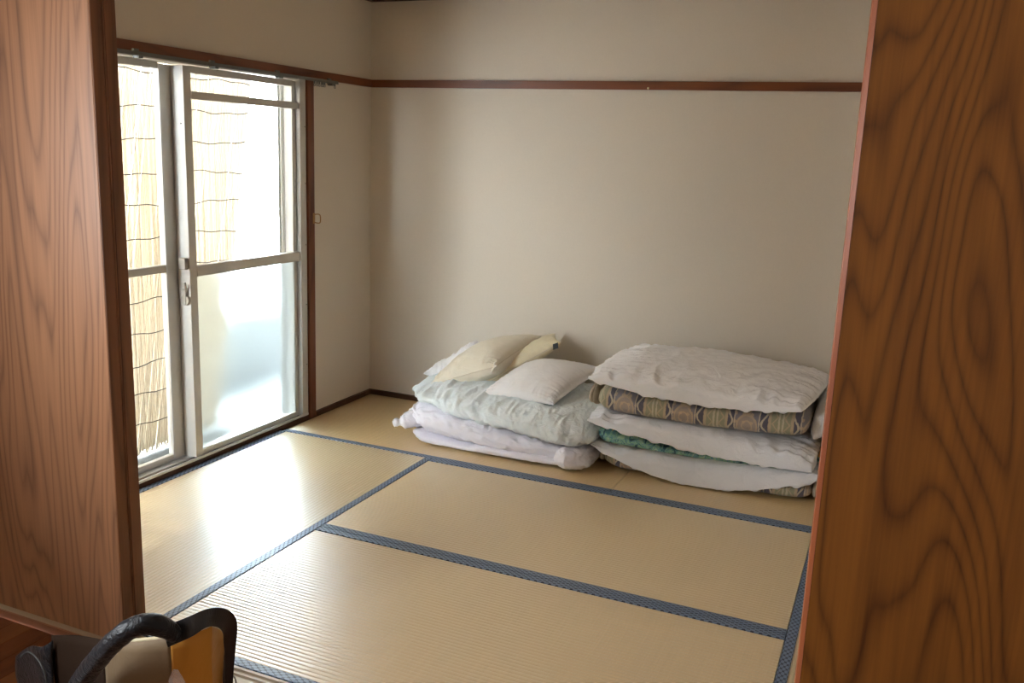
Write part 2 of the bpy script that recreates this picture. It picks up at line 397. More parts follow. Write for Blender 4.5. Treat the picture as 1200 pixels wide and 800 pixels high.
# ---- tatami mats: ridged straw with brocade borders on the long edges
def tatami(L, Wd, loc, rot, label, edges, mat, z=0.0):
    pitch = .0165; n = max(1, int(round(Wd/pitch))); k = 6
    ys = np.linspace(-Wd/2, Wd/2, n*k+1); ph = (np.arange(n*k+1) % k)/k
    zz = -.0016*(1-np.sqrt(np.abs(np.sin(math.pi*ph))))
    x0, x1 = -L/2+.0015, L/2-.0015
    ys = np.clip(ys, -Wd/2+.0012, Wd/2-.0012)
    V = []; N = len(ys)
    for x in (x0, x1): V += [(x, y, q) for y, q in zip(ys, zz)]
    V += [(x0, ys[0], -.045), (x0, ys[-1], -.045), (x1, ys[0], -.045), (x1, ys[-1], -.045)]
    b = 2*N
    Fc = [[i, N+i, N+i+1, i+1] for i in range(N-1)]
    Fc += [[b, b+2, N, 0], [N-1, 2*N-1, b+3, b+1], [b]+list(range(N))+[b+1], [b+2, b+3]+list(range(2*N-1, N-1, -1))]
    me = bpy.data.meshes.new('tatami_mat'); me.from_pydata(V, [], Fc); me.materials.append(mat); me.update()
    o = bpy.data.objects.new('tatami_mat', me); COL.objects.link(o); o.location = (*loc, z); o.rotation_euler.z = rot
    ORG[o.name] = np.array((0, 0, 0.))
    tag(o, label, 'tatami mat', 'tatami mats on the floor')
    for e in edges:
        lo, hi = ((-Wd/2+.001, -Wd/2+.033) if e < 0 else (Wd/2-.033, Wd/2-.001))
        V, Fc = box_geo((-L/2+.001, lo, -.044), (L/2-.001, hi, .0018), .0012)
        part('border_cloth', V, Fc, M['heri'], o, False)
    return o
X1, X3, Y1, Y2, Y3 = .880, 2.613, -.852, -1.748, -2.640
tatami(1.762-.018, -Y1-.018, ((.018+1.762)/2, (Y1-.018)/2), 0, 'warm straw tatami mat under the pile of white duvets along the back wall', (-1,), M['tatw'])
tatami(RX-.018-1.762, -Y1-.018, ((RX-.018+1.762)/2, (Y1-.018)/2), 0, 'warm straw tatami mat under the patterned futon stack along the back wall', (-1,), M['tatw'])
tatami(Y1-Y3, X1-.004, ((X1+.004)/2, (Y1+Y3)/2), math.pi/2, 'sunlit tatami mat lying along the foot of the sliding window', (-1, 1), M['tat'])
tatami(X3-X1, Y1-Y2, ((X1+X3)/2, (Y1+Y2)/2), 0, 'tatami mat in the middle of the floor, right in front of the bedding row', (-1, 1), M['tat'])
tatami(X3-X1, Y2-Y3, ((X1+X3)/2, (Y2+Y3)/2), 0, 'tatami mat nearest the door sill and the bag', (-1, 1), M['tat'])
tatami(Y1-Y3, RX-.018-X3, ((RX-.018+X3)/2, (Y1+Y3)/2), math.pi/2, 'tatami mat mostly hidden behind the right wooden door', (-1, 1), M['tat'])

# ---- wooden sliding doors
def door(name, x0, x1, y0, y1, mat, band_side=None):
    d = struct(empty(name, ((x0+x1)/2, (y0+y1)/2, 0)))
    V, Fc = box_geo((x0, y0, .001), (x1, y1, 1.825), .0015); part('panel', V, Fc, mat, d, False)
    return d
d1 = door('door_1', -.0, .872, -2.700, -2.664, M['doorL_lit'])
V, Fc = box_geo((.8722, -2.6995, .001), (.876, -2.6645, 1.825), .001); part('edge_strip', V, Fc, M['edge'], d1, False)
d2 = door('door_2', -.0, .872, -2.656, -2.618, M['doorL_lit'])
V, Fc = box_geo((.8722, -2.6555, .001), (.876, -2.6185, 1.825), .001); part('edge_strip', V, Fc, M['edge'], d2, False)
d3 = door('door_3', 2.712, 3.528, -2.700, -2.664, M['doorR_shaded'])
V = [(2.712, -2.700, .001), (2.7035, -2.6965, .001), (2.701, -2.690, .001), (2.701, -2.664, .001), (2.712, -2.664, .001)]; n5 = len(V)
V += [(a, b, 1.825) for a, b, c in V]
Fc = [[i, (i+1) % n5, n5+(i+1) % n5, n5+i] for i in range(n5)] + [list(range(n5))[::-1], list(range(n5, 2*n5))]
part('edge_strip', V, [f[::-1] for f in Fc], M['band'], d3, False)

# ---- front room: plank floor, walls, unseen side window opening sized to light the doors
FZ = -.022
fl = struct(empty('floor_front', (2, -4.6, FZ)))
V, Fc = box_geo((0, -6.6, FZ-.10), (4.6, -2.724, FZ-.012)); part('subfloor', V, Fc, M['subfloor'], fl, False)
pm = [m_wood('plank_wood_%s' % s, a, b, 10+i, 9, 3, .3, .35, axis=1) for i, (s, a, b) in enumerate(
    [('red', (.27, .105, .042), (.14, .05, .02)), ('brown', (.23, .085, .034), (.11, .04, .016)), ('honey', (.30, .125, .05), (.16, .06, .024)), ('dark', (.20, .07, .028), (.10, .034, .014))])]
pw = .076; meshes = {}
for i in range(32):
    x = i*pw; y = -2.726; j = 0; off = random.uniform(.2, 1.1)
    while y > -6.6:
        ln = off if j == 0 else 1.21
        y2 = max(y-ln, -6.6)
        if x+pw > -.1 and y > -4.6 and x < 2.44:
            mi = random.randrange(4)
            V, Fc = box_geo((x+.0006, y2+.0006, FZ-.012), (x+pw-.0006, y-.0006, FZ+random.uniform(-.0003, .0003)), .0012)
            part('plank', V, Fc, pm[mi], fl, False)
        y = y2; j += 1
rest = merge(box_geo((2.432, -6.6, FZ-.012), (4.6, -2.726, FZ)), box_geo((0, -6.6, FZ-.012), (2.4, -4.62, FZ)))
part('plank_field', *rest, pm[0], fl, False)['kind'] = 'stuff'
V, Fc = merge(box_geo((-.15, -6.6, -.1), (0, -4.55, 2.4)), box_geo((-.15, -3.85, -.1), (0, -2.74, 2.4)),
              box_geo((-.15, -4.55, -.1), (0, -3.85, .925)), box_geo((-.15, -4.55, 1.675), (0, -3.85, 2.4)))
struct(new_obj('wall_front_room_left', V, Fc, M['wall'], None, False))
struct(box('wall_front_room_right', (4.6, -6.6, -.1), (4.75, -2.5, 2.4), M['wall']))
struct(box('wall_front_room_side', (3.68, -2.74, -.1), (4.75, -2.6, 2.4), M['wall']))
struct(box('ceiling_front_room', (-.15, -6.75, 2.36), (4.75, -2.6, 2.46), M['ceil']))
struct(box('wall_front_room_back', (-.15, -6.75, -.1), (4.75, -6.6, 2.4), M['wall']))

# ---- sliding window
win = struct(empty('window_1', (-.06, -1.5, .0)))
fr = lambda nm, lo, hi, mt='alu', bev=.0015, par=None: part(nm, *box_geo(lo, hi, bev), M[mt], par or win, False)
jb = part('jamb', *merge(box_geo((-.125, -.648, .0), (-.006, -.607, 1.757)), box_geo((-.022, -.660, .02), (.004, -.612, 1.757), .0015)), M['alu'], win, False)
for x in (-.125, -.108, -.064):
    fr('track_fin', (x, -.672, .02), (x+.004, -.648, 1.757), 'alu', 0, jb)
for z in (.30, .62, .93, 1.24, 1.52):
    part('screw', *tube_geo([(.004, -.622, z), (.0055, -.622, z)], .003, 8), M['screw'], jb, False)
fr('jamb', (-.125, -2.40, .0), (.0, -2.35, 1.757))
hd = fr('head_frame', (-.125, -2.35, 1.742), (-.004, -.648, 1.757))
st = fr('sill_track', (-.125, -2.35, -.01), (-.002, -.648, .022), 'alu2')
for x in (-.088, -.034): fr('track_rail', (x, -2.35, .022), (x+.004, -.65, .030), 'alu2', 0, st)
fr('sill_lip', (-.004, -2.38, .022), (.006, -.612, .034), 'alu2')
# inner (right) sash
si = part('window_sash', *merge(box_geo((-.075, -1.440, .030), (-.006, -1.395, 1.735), .002),
     box_geo((-.052, -.690, .030), (-.022, -.660, 1.735), .002)), M['alu'], win, False)
fr('bottom_rail', (-.042, -1.395, .030), (-.012, -.690, .056), 'alu', .002, si)
fr('top_rail', (-.042, -1.395, 1.708), (-.012, -.690, 1.738), 'alu', .002, si)
fr('middle_rail', (-.036, -1.395, .850), (-.004, -.662, .898), 'alu', .002, si)
fr('upper_rail', (-.036, -1.395, 1.602), (-.004, -.662, 1.635), 'alu', .002, si)
fr('glass_pane', (-.024, -1.397, .054), (-.020, -.688, .852), 'frost', 0, si)
fr('glass_pane', (-.024, -1.397, .896), (-.020, -.688, 1.604), 'glass', 0, si)
fr('glass_pane', (-.024, -1.397, 1.633), (-.020, -.688, 1.710), 'glass', 0, si)
lk = part('crescent_lock', *merge(tube_geo([(-.030, -1.441, .75), (-.030, -1.453, .75)], [.025, .022], 18),
     box_geo((-.040, -1.456, .728), (-.020, -1.449, .80), .003), tube_geo([(-.022, -1.452, .795), (-.016, -1.462, .83)], .005, 8)), M['metal'], si, False)
part('catch_plate', *box_geo((-.050, -1.462, .885), (-.012, -1.441, .935), .002), M['metal'], si, False)
part('screw', *tube_geo([(-.025, -1.4405, 1.50), (-.025, -1.4425, 1.50)], .003, 8), M['screw'], si, False)
# outer (left) sash
s2 = part('window_sash', *merge(box_geo((-.110, -1.500, .030), (-.078, -1.415, 1.735), .002), box_geo((-.108, -2.35, .030), (-.078, -2.29, 1.735), .002)), M['alu'], win, False)
fr('bottom_rail', (-.106, -2.29, .030), (-.080, -1.500, .052), 'alu', .002, s2)
fr('top_rail', (-.106, -2.29, 1.715), (-.080, -1.500, 1.742), 'alu', .002, s2)
fr('middle_rail', (-.104, -2.29, .872), (-.078, -1.498, .905), 'alu', .002, s2)
fr('glass_pane', (-.094, -2.30, .05), (-.090, -1.495, .874), 'glass', 0, s2)
fr('glass_pane', (-.094, -2.30, .903), (-.090, -1.495, 1.718), 'glass', 0, s2)
fr('edge_bead', (-.078, -1.505, .035), (-.074, -1.497, 1.735), 'alu2', 0, s2)

# ---- curtain rail with runners
cr = tag(empty('curtain_rail', (.04, -1.4, 1.75)), 'thin grey curtain rail with runners, above the sliding window', 'curtain rail')
part('rail_channel', *merge(box_geo((.030, -2.5, 1.744), (.048, -.39, 1.757), .0015), box_geo((.046, -2.5, 1.7415), (.0485, -.39, 1.746))), M['zinc'], cr, False)
for y in (-1.72, -1.30, -.86, -.44):
    part('bracket', *merge(box_geo((.0202, y-.014, 1.738), (.030, y+.014, 1.768), .001), box_geo((.022, y-.012, 1.732), (.052, y+.012, 1.745), .0015)), M['zinc'], cr, False)
for y in (-.585, -.565, -.545, -.525, -.515, -.50, -.41):
    z = 1.742
    part('runner', *merge(box_geo((.036, y-.004, z-.010), (.042, y+.004, z+.002), .001), tube_geo([(.039, y+.006*math.cos(a), z-.016+.006*math.sin(a)) for a in np.linspace(0, 2*math.pi, 13)], .0014, 6, False)), M['zinc'], cr, False)

hk = tag(empty('tassel_hook', (.015, -.565, 1.06)), 'small brass curtain tassel hook on the wooden window casing', 'hook')
part('hook_plate', *box_geo((.0122, -.572, 1.035), (.016, -.556, 1.09), .001), M['brass'], hk, False)
part('hook_wire', *tube_geo(smooth_path([(.016, -.560, 1.082), (.030, -.548, 1.084), (.032, -.535, 1.076), (.032, -.533, 1.05), (.030, -.540, 1.038), (.016, -.562, 1.042)], 24), .0028, 8), M['brass'], hk)
pp = tag(empty('push_pin', (1.587, -.022, 1.768)), 'tiny pale push pin in the brown picture rail of the back wall', 'pin')
part('pin_head', *tube_geo([(1.587, -.0202, 1.764), (1.587, -.024, 1.764), (1.587, -.027, 1.764)], [.003, .0055, .004], 10), M['rim'], pp)

# ---- balcony, reed screen, neighbour building
struct(box('balcony_slab', (-1.25, -7, -.30), (-.15, 1.03, -.10), M['concrete']))
struct(box('balcony_parapet', (-1.25, -7, -.10), (-1.13, 1.03, .34), M['parapet']))
struct(box('bounce_block_panel', (-.165, -.60, -.10), (-.151, 1.0, 2.30), M['paint']))  # dark panel added over the outer wall to cut bounce onto the reeds
struct(box('sky_block_partition', (-1.13, 1.0, -.10), (-.15, 1.03, 2.30), M['paint']))  # unseen board added to keep side skylight off the reed screen
struct(box('sun_block_eave', (-1.05, -7, 2.30), (-.15, 3, 2.45), M['paint']))  # unseen slab added to keep high sun off the upper panes
rl = tag(empty('balcony_railing', (-1.19, -1.2, .34)), 'pale metal balcony railing behind the reed screen', 'railing')
part('handrail', *box_geo((-1.21, -3.2, .95), (-1.17, .8, .985), .003), M['rail'], rl, False)
b0 = None
for i in range(26):
    y = -3.1+i*.15
    if b0 is None: b0 = part('baluster', *box_geo((-1.20, y-.008, .3405), (-1.18, y+.008, .95)), M['rail'], rl, False)
    else:
        b = b0.copy(); COL.objects.link(b); b.parent = rl; b.location.y = i*.15; ORG[b.name] = ORG[b0.name]
rs = tag(empty('reed_screen', (-.5, -1.4, -.1)), 'tan reed sunshade hanging outside the sliding window', 'reed screen')
V, Fc = [], []
zt, zb = 1.98, -.09
edge = lambda z: -.392 + (z-1.84)*.185
k = 0
for i in range(298):
    off = -i*.0068 - random.uniform(0, .0010)
    if random.random() < .0: continue
    r = random.uniform(.0032, .0042); tw = random.uniform(-.0025, .0025)
    pts = [(-.5+random.uniform(-.002, .002), edge(z)+off+tw*(z-1), z) for z in np.linspace(zt+random.uniform(-.02, .0), zb+random.uniform(0, .03), 6)]
    g = tube_geo(pts, r, 5, False); n = len(V); V += g[0]; Fc += [[a+n for a in q] for q in g[1]]
part('reeds', V, Fc, M['reed'], rs)['kind'] = 'stuff'
for z in np.arange(.06, 1.98, .152):
    ys = np.linspace(-2.42, 0, 60); e = edge(z)
    ph = random.uniform(0, 6)
    pts = [(-.494+.002*math.sin(a*9), e+y, z+.008*math.sin(y*9+ph)+.004*math.sin(y*31+ph)+.02*y*0) for a, y in enumerate(ys)]
    part('binding_cord', *tube_geo(pts, .0024, 5), M['cord'], rs)
ab = tag(empty('apartment_building', (-13, 14.2, -6)), 'pale building with light blue windows seen far outside the window', 'building')
ab.rotation_euler.z = math.radians(45); ORG[ab.name] = np.array((0., 0, 0))
part('facade', *box_geo((-5, 0, -3), (3.5, 6, 8.3)), M['facade'], ab, False)
for xx in (-3.6, -1.9, -.35):
    for z in (.2, 2.6, 5.1):
        f = part('window_frame', *box_geo((xx-.5, -.04, z), (xx+.5, .02, z+1.3)), M['facade'], ab, False)
        part('window_pane', *box_geo((xx-.44, -.06, z+.06), (xx+.44, -.041, z+1.24)), M['bluewin'], f, False)

# ------------------------------------------------------------------ bedding
def sup(c, n): return np.sign(c)*np.abs(c)**(2./n)
def loft(x0, x1, prof, nx=120, nt=110, n=3.2, m=6., endmin=.0, wr=None, bend=None):
    """folded quilt: rounded sections along X; prof(t)->(yf,yb,zbf,zbb,ztf,ztb)"""
    V = np.zeros((nx, nt, 3)); th = np.linspace(0, 2*math.pi, nt, endpoint=False)
    c, s = sup(np.cos(th), n), sup(np.sin(th), n)
    tt = .5-.5*np.cos(np.linspace(0, math.pi, nx)); tt = .5*tt+.5*np.linspace(0, 1, nx)
    for i, t in enumerate(tt):
        yf, yb, zbf, zbb, ztf, ztb = prof(t)
        e = (1-abs(2*t-1)**m)**(1/2.2) if 0 < t < 1 else 0.; e = max(e, endmin); ey = .80+.20*e
        u = (1-c)/2                                          # 0 back .. 1 front
        y = (yf+yb)/2 + ((yb-yf)/2)*c*ey
        fr_ = (yb-y)/(yb-yf)
        zb = zbb+(zbf-zbb)*fr_; ztp = ztb+(ztf-ztb)*fr_
        zm, h = (zb+ztp)/2, (ztp-zb)/2
        V[i, :, 0] = x0+(x1-x0)*t; V[i, :, 1] = y; V[i, :, 2] = zm+h*s*e
    P = V.reshape(-1, 3)
    Fc = [[i*nt+k, i*nt+(k+1) % nt, (i+1)*nt+(k+1) % nt, (i+1)*nt+k] for i in range(nx-1) for k in range(nt)]
    if bend is not None: P = bend(P)
    if wr is not None:
        N = vnormals(P, Fc)
        cen = P.mean(0); 
        if ((P-cen)*N).sum() < 0: N = -N
        P = P + N*wr(P)[:, None]
    Fc.append(list(range(nt))); Fc.append([(nx-1)*nt+k for k in range(nt)][::-1])
    a = np.asarray(P); q = Fc[nx*nt//2]; nn = np.cross(a[q[2]]-a[q[0]], a[q[3]]-a[q[1]])
    if np.dot(nn, a[q[0]]-a.mean(0)) < 0: Fc = [f[::-1] for f in Fc]
    return P, Fc
def pillow_geo(FL, FR, BR, BL, Tt, Tb, q=.42, bow=.06, res=90, wr=None, gather=.006, seed=0, sag=(0, 0, 0, 0), up=None, gk=16.):
    """stuffed cloth bag on a seam: corners pointed, sides bowed; sag = drop of front, right, back, left edge"""
    FL, FR, BR, BL = (np.array(p, float) for p in (FL, FR, BR, BL))
    g = np.linspace(-1, 1, res); g = np.sign(g)*(1-(1-np.abs(g))**2.0)
    U, Wv = np.meshgrid(g, g, indexing='ij')
    def mid(U, Wv):
        U2 = U*(1-bow*(1-Wv**2)); V2 = Wv*(1-bow*(1-U**2))
        a, b = ((1+U2)/2)[..., None], ((1+V2)/2)[..., None]
        P = FL*(1-a)*(1-b)+FR*a*(1-b)+BR*a*b+BL*(1-a)*b
        z = -(sag[0]*((1-Wv)/2)**6*(1-U**2)+sag[2]*((1+Wv)/2)**2*(1-U**2)+sag[1]*((1+U)/2)**2*(1-Wv**2)+sag[3]*((1-U)/2)**2*(1-Wv**2))
        P[..., 2] += z
        return P
    n = np.cross(BR-FL, BL-FR); n /= np.linalg.norm(n)
    if up is not None and np.dot(n, up) < 0: n = -n
    elif up is None and n[2] < 0: n = -n
    qu, qv = q if isinstance(q, tuple) else (q, q)
    h = np.maximum(1-U**2, 0)**qu*np.maximum(1-Wv**2, 0)**qv
    Tt = Tt(U) if callable(Tt) else Tt
    C = mid(U, Wv); q0_ = qv
    def side(sg, T, sd):
        P = C + sg*n*(T*h)[..., None]
        d_u, d_v = 1-np.abs(U), 1-np.abs(Wv)
        fade = np.clip(np.minimum(d_u, d_v)/(.06 if q0_ > .3 else .012), 0, 1)*np.clip((d_u+d_v)/.16, 0, 1)
        gu = noise3(np.stack([U*gk, np.sign(Wv)*5+0*U+sd, Wv*1.5], -1)); gv = noise3(np.stack([Wv*gk, np.sign(U)*5+9+0*U+sd, U*1.5], -1))
        dd = gather*(gu*np.where(Wv > 0, .4, 1.)*np.exp(-(d_v/.30)**2)+gv*np.exp(-(d_u/.30)**2))*2.2
        if wr is not None: dd = dd + wr(P.reshape(-1, 3)).reshape(U.shape)
        return P + sg*n*(dd*fade)[..., None]
    A, B = side(1, Tt, seed), side(-1, Tb, seed+3)
    R = res; ida = np.arange(R*R).reshape(R, R); idb = ida + R*R
    bd = np.zeros((R, R), bool); bd[0] = bd[-1] = True; bd[:, 0] = bd[:, -1] = True
    idb = np.where(bd, ida, idb)
    V = np.concatenate([A.reshape(-1, 3), B.reshape(-1, 3)])
    remap = -np.ones(len(V), int); used = np.unique(np.concatenate([ida.ravel(), idb.ravel()])); remap[used] = np.arange(len(used))
    Fc = []
    for i in range(R-1):
        for j in range(R-1):
            Fc.append([remap[ida[i, j]], remap[ida[i+1, j]], remap[ida[i+1, j+1]], remap[ida[i, j+1]]])
            Fc.append([remap[idb[i, j]], remap[idb[i, j+1]], remap[idb[i+1, j+1]], remap[idb[i+1, j]]])
    V = V[used]
    q0 = Fc[2*((R-1)*(R//2)+R//2)]; nn = np.cross(V[q0[2]]-V[q0[0]], V[q0[3]]-V[q0[1]])
    if np.dot(nn, n) < 0: Fc = [f[::-1] for f in Fc]
    per = np.concatenate([C[:, 0], C[-1, 1:], C[::-1, -1][1:], C[0, ::-1][1:]])
    return V, Fc, per, n
def lerp(a, b, t): return a+(b-a)*t
def interp(t, *pts): return float(np.interp(t, [p[0] for p in pts], [p[1] for p in pts]))

def diag(P, fa, fb, sl):
    x, y, z = P[:, 0], P[:, 1], P[:, 2]
    return np.stack([(x+sl*(z-y*.5))*fa, (y+z)*fb, (x*sl-z)*fb], -1)
# --- left pile
lw = lambda P: .010*wrinkle(P, (5, 12, 20), 1, 2)+.009*wrinkle(np.stack([P[:, 0]*18+P[:, 2]*14, P[:, 1]*8, P[:, 2]*22-P[:, 0]*6], -1), (1, 1, 1), 2, 2)
V, Fc = loft(.590, 1.575, lambda t: (interp(t, (0, -.60), (.15, -.685), (.6, -.70), (1, -.655)), -.09,
     interp(t, (0, .05), (.3, .03), (1, .012)), .004, interp(t, (0, .20), (.25, .185), (.55, .125), (.8, .105), (1, .12)), interp(t, (0, .21), (1, .19))), n=3.0, m=5, wr=lw)
lower = new_obj('duvet', np.maximum(V, (-9, -9, .0015)), Fc, M['lav'], None)
tag(lower, 'lavender white folded duvet with a knotted corner, at the bottom of the left pile', 'duvet', 'white duvets in the left pile')
V, Fc = loft(.625, 1.535, lambda t: (interp(t, (0, -.62), (.12, -.70), (.38, -.705), (.42, -.695), (.46, -.712), (1, -.70)), -.14, .002, .002,
     interp(t, (0, .05), (.38, .040), (.42, .032), (.46, .055), (1, .05)), .07), nx=100, nt=80, n=3.2, m=6, wr=lambda P: .004*wrinkle(P, (14, 18, 22), 5))
part('fold_layer', np.maximum(V, (-9, -9, .001)), Fc, M['lav'], lower)
pts = smooth_path([(.665, -.55, .10), (.615, -.60, .085), (.580, -.625, .075), (.560, -.635, .072), (.540, -.64, .066)], 26)
g = tube_geo(pts, np.interp(np.linspace(0, 1, 26), [0, .4, .55, .7, .9, 1], [.05, .036, .016, .021, .02, .004]), 20)
P = np.array(g[0]); P = P + (P-np.repeat(pts, 20, 0))*(.35*wrinkle(P, (40, 40, 40), 6))[:, None]
part('knotted_corner', P, g[1], M['lav'], lower)
V, Fc = loft(1.43, 1.605, lambda t: (interp(t, (0, -.69), (.4, -.735), (1, -.70)), interp(t, (0, -.62), (1, -.45)), .003, .003, interp(t, (0, .085), (.3, .108), (.7, .095), (1, .075)), .10), nx=50, nt=60, n=2.4, m=2.6,
     wr=lambda P: .009*wrinkle(P, (26, 18, 22), 8))
part('bunched_corner', np.maximum(V, (-9, -9, .001)), Fc, M['lav'], lower)

def up_bend(P):
    P = P.copy(); x, y = P[:, 0], P[:, 1]
    P[:, 2] += .020*np.exp(-((x-.72)/.12)**2)*np.clip((y+.45)/.3, 0, 1)*np.clip((P[:, 2]-.2)/.1, 0, 1)
    return P
def uw(P):
    x = P[:, 0]
    return .019*wrinkle(diag(P, 13, 3.2, .8), (1, 1, 1), 11, 2)*np.interp(x, (.58, .9, 1.3, 1.6), (1.25, .9, .55, .5))+.006*wrinkle(diag(P, 30, 9, -.6), (1, 1, 1), 12, 2)
V, Fc = loft(.585, 1.612, lambda t: (interp(t, (0, -.55), (.12, -.655), (.5, -.685), (.85, -.715), (1, -.69)), -.05,
     interp(t, (0, .185), (.12, .175), (.36, .118), (.6, .102), (.85, .075), (1, .05)), interp(t, (0, .20), (1, .17)),
     interp(t, (0, .25), (.2, .268), (.5, .262), (.8, .245), (1, .235)), interp(t, (0, .30), (.12, .345), (.3, .33), (.6, .30), (1, .285))), nx=190, nt=170, n=2.7, m=5, wr=uw, bend=up_bend)
upper = new_obj('duvet', V, Fc, M['mint'], None)
tag(upper, 'pale mint white rumpled duvet lying under the three pillows', 'duvet', 'white duvets in the left pile')
V, Fc = loft(.565, .86, lambda t: (interp(t, (0, -.38), (1, -.27)), interp(t, (0, -.24), (1, -.13)), .24, .24, interp(t, (0, .30), (.2, .325), (.36, .355), (.5, .375), (.62, .425), (.78, .455), (.9, .43), (1, .38)), interp(t, (0, .29), (.6, .41), (.8, .44), (1, .37))), nx=90, nt=80, n=2.3, m=5,
     wr=lambda P: .017*wrinkle(P, (17, 14, 9), 15, 2))
part('crumpled_edge', V, Fc, M['white'], upper)

def seam(per, n, r=.0022, every=2):
    p = per[::every]; return tube_geo(np.concatenate([p, p[:1]]), r, 6, False)
pw_ = lambda s, a=.004: (lambda P: a*wrinkle(P, (9, 9, 9), s, 2))
V, Fc, per, n = pillow_geo((.672, -.50, .248), (1.02, -.47, .385), (1.135, -.14, .50), (.775, -.12, .365), .095, .105, q=.46, bow=.07, wr=pw_(21), gather=.006, seed=2)
p1 = new_obj('pillow', V, Fc, M['cream'], None)
tag(p1, 'cream pillow with a tied seam, leaning leftmost on the white duvet pile', 'pillow', 'pillows on the left pile')
part('piping', *seam(per, n), M['creamline'], p1)
c = np.array((1.02, -.47, .385)); g = [tube_geo(smooth_path([c, c+d*.5+np.array((0, -.004, 0)), c+d], 8), [.006, .0055, .005, .005, .0045, .004, .003, .002], 8) for d in (np.array((.005, -.012, .03)), np.array((-.012, -.012, -.024)), np.array((.018, -.01, .016)))]
part('seam_tie', *merge(*g), M['thread'], p1)
V, Fc, per, n = pillow_geo((.93, -.44, .262), (1.275, -.23, .497), (1.18, -.06, .505), (.84, -.20, .29), .050, .058, q=.44, bow=.05, wr=pw_(22, .003), gather=.004, seed=5)
p2 = new_obj('pillow', V, Fc, M['cream2'], None)
tag(p2, 'yellowish cream pillow with a small black tag, wedged between the other two pillows', 'pillow', 'pillows on the left pile')
part('piping', *seam(per, n), M['creamline'], p2)
a = np.array((1.245, -.252, .487)); part('care_tag', *merge(([a+(0, -.006, .004), a+(.026, -.004, .016), a+(.032, -.010, -.012), a+(.006, -.012, -.024), a+(0, -.010, .004), a+(.026, -.008, .016), a+(.032, -.014, -.012), a+(.006, -.016, -.024)],
     [[0, 1, 2, 3], [7, 6, 5, 4], [0, 4, 5, 1], [1, 5, 6, 2], [2, 6, 7, 3], [3, 7, 4, 0]])), M['black'], p2, False)
V, Fc, per, n = pillow_geo((.985, -.545, .262), (1.372, -.560, .265), (1.500, -.20, .385), (1.12, -.20, .38), .082, .045, q=.45, bow=.07, wr=pw_(23, .003), gather=.005, seed=8)
p3 = new_obj('pillow', V, Fc, M['pwhite'], None)
tag(p3, 'plump white pillow lying rightmost on the mint duvet', 'pillow', 'pillows on the left pile')
part('piping', *seam(per, n, .0018), M['pwhite'], p3)

# --- right stack
dw = lambda P: .004*wrinkle(P, (6, 12, 12), 31, 2)
def end_rolls(o, xs, y0, zc, hh, sgn):
    for x, s in xs:
        pts = smooth_path([(x, -.12, zc), (x+.004*sgn, -.35, zc), (x, y0+.05, zc), (x-.004*sgn, y0, zc)], 14)
        V, Fc = loft(x-.012, x+.014, lambda t: (y0, -.12, zc-hh*s, zc-hh*s, zc+hh*s, zc+hh*s), nx=16, nt=50, n=2.6, m=2.2, wr=lambda P: .003*wrinkle(P, (30, 12, 20), 33))
        part('end_fold', V, Fc, M['tick'], o)
V, Fc = loft(1.632, 2.572, lambda t: (interp(t, (0, -.575), (.1, -.595), (.35, -.585), (.75, -.585), (1, -.60)), -.09, .002, .002, interp(t, (0, .095), (.5, .055), (1, .105)), .095), n=3.4, m=10, wr=dw)
d_lo = new_obj('futon', np.maximum(V, (-9, -9, .0012)), Fc, M['damask'], None)
tag(d_lo, 'blue and beige damask futon at the very bottom of the right stack', 'futon', 'folded futons in the right stack')
end_rolls(d_lo, [(1.622, .8), (2.585, 1.), (2.607, .85)], -.56, .052, .047, 1)
ww = lambda s, a=.008: (lambda P: 1.35*a*wrinkle(diag(P, 11, 4.5, .9), (1, 1, 1), s, 2)+.0045*wrinkle(diag(P, 25, 13, -.8), (1, 1, 1), s+1, 2))
V, Fc, per, n = pillow_geo((1.585, -.615, .122), (2.625, -.595, .140), (2.60, -.10, .125), (1.60, -.10, .125), lambda U: .012+.085*(1-U**2)+.02*(U+1)/2, .012, q=(.24, .12), bow=-.06, res=120, wr=ww(41, .005), gather=.013, seed=11, sag=(.118, 0, 0, 0), gk=11)
w_lo = new_obj('quilt', V, Fc, M['white2'], None)
tag(w_lo, 'white quilt sagging over the bottom damask futon, lowest white layer of the right stack', 'quilt', 'white quilts in the right stack')
V, Fc = loft(1.598, 2.53, lambda t: (interp(t, (0, -.585), (.06, -.635), (.5, -.645), (1, -.60)), -.10, interp(t, (0, .130), (1, .140)), .14, interp(t, (0, .208), (.5, .178), (1, .172)), .20), n=3.4, m=12, wr=lambda P: .003*wrinkle(P, (8, 12, 12), 44, 2))
grn = new_obj('futon', V, Fc, M['floral'], None)
tag(grn, 'thin green floral futon with orange flowers, in the middle of the right stack', 'futon', 'folded futons in the right stack')
V, Fc = loft(2.565, 2.72, lambda t: (interp(t, (0, -.56), (1, -.57)), -.10, .16, .16, interp(t, (0, .22), (.3, .27), (.6, .34), (1, .38)), interp(t, (0, .20), (1, .28))), nx=40, nt=50, n=2.5, m=3, wr=lambda P: .005*wrinkle(P, (14, 14, 14), 46, 2))
part('curled_end', V, Fc, M['floral'], grn)
V, Fc, per, n = pillow_geo((1.572, -.640, .240), (2.568, -.640, .168), (2.56, -.10, .225), (1.60, -.10, .235), lambda U: .040+.045*(U+1)/2+.03*(1-U**2), .012, q=(.22, .12), bow=-.045, res=120, wr=ww(51, .006), gather=.014, seed=14, sag=(.018, 0, 0, 0), gk=11)
w_mid = new_obj('quilt', V, Fc, M['white2'], None)
tag(w_mid, 'white quilt between the upper damask futon and the green floral futon', 'quilt', 'white quilts in the right stack')
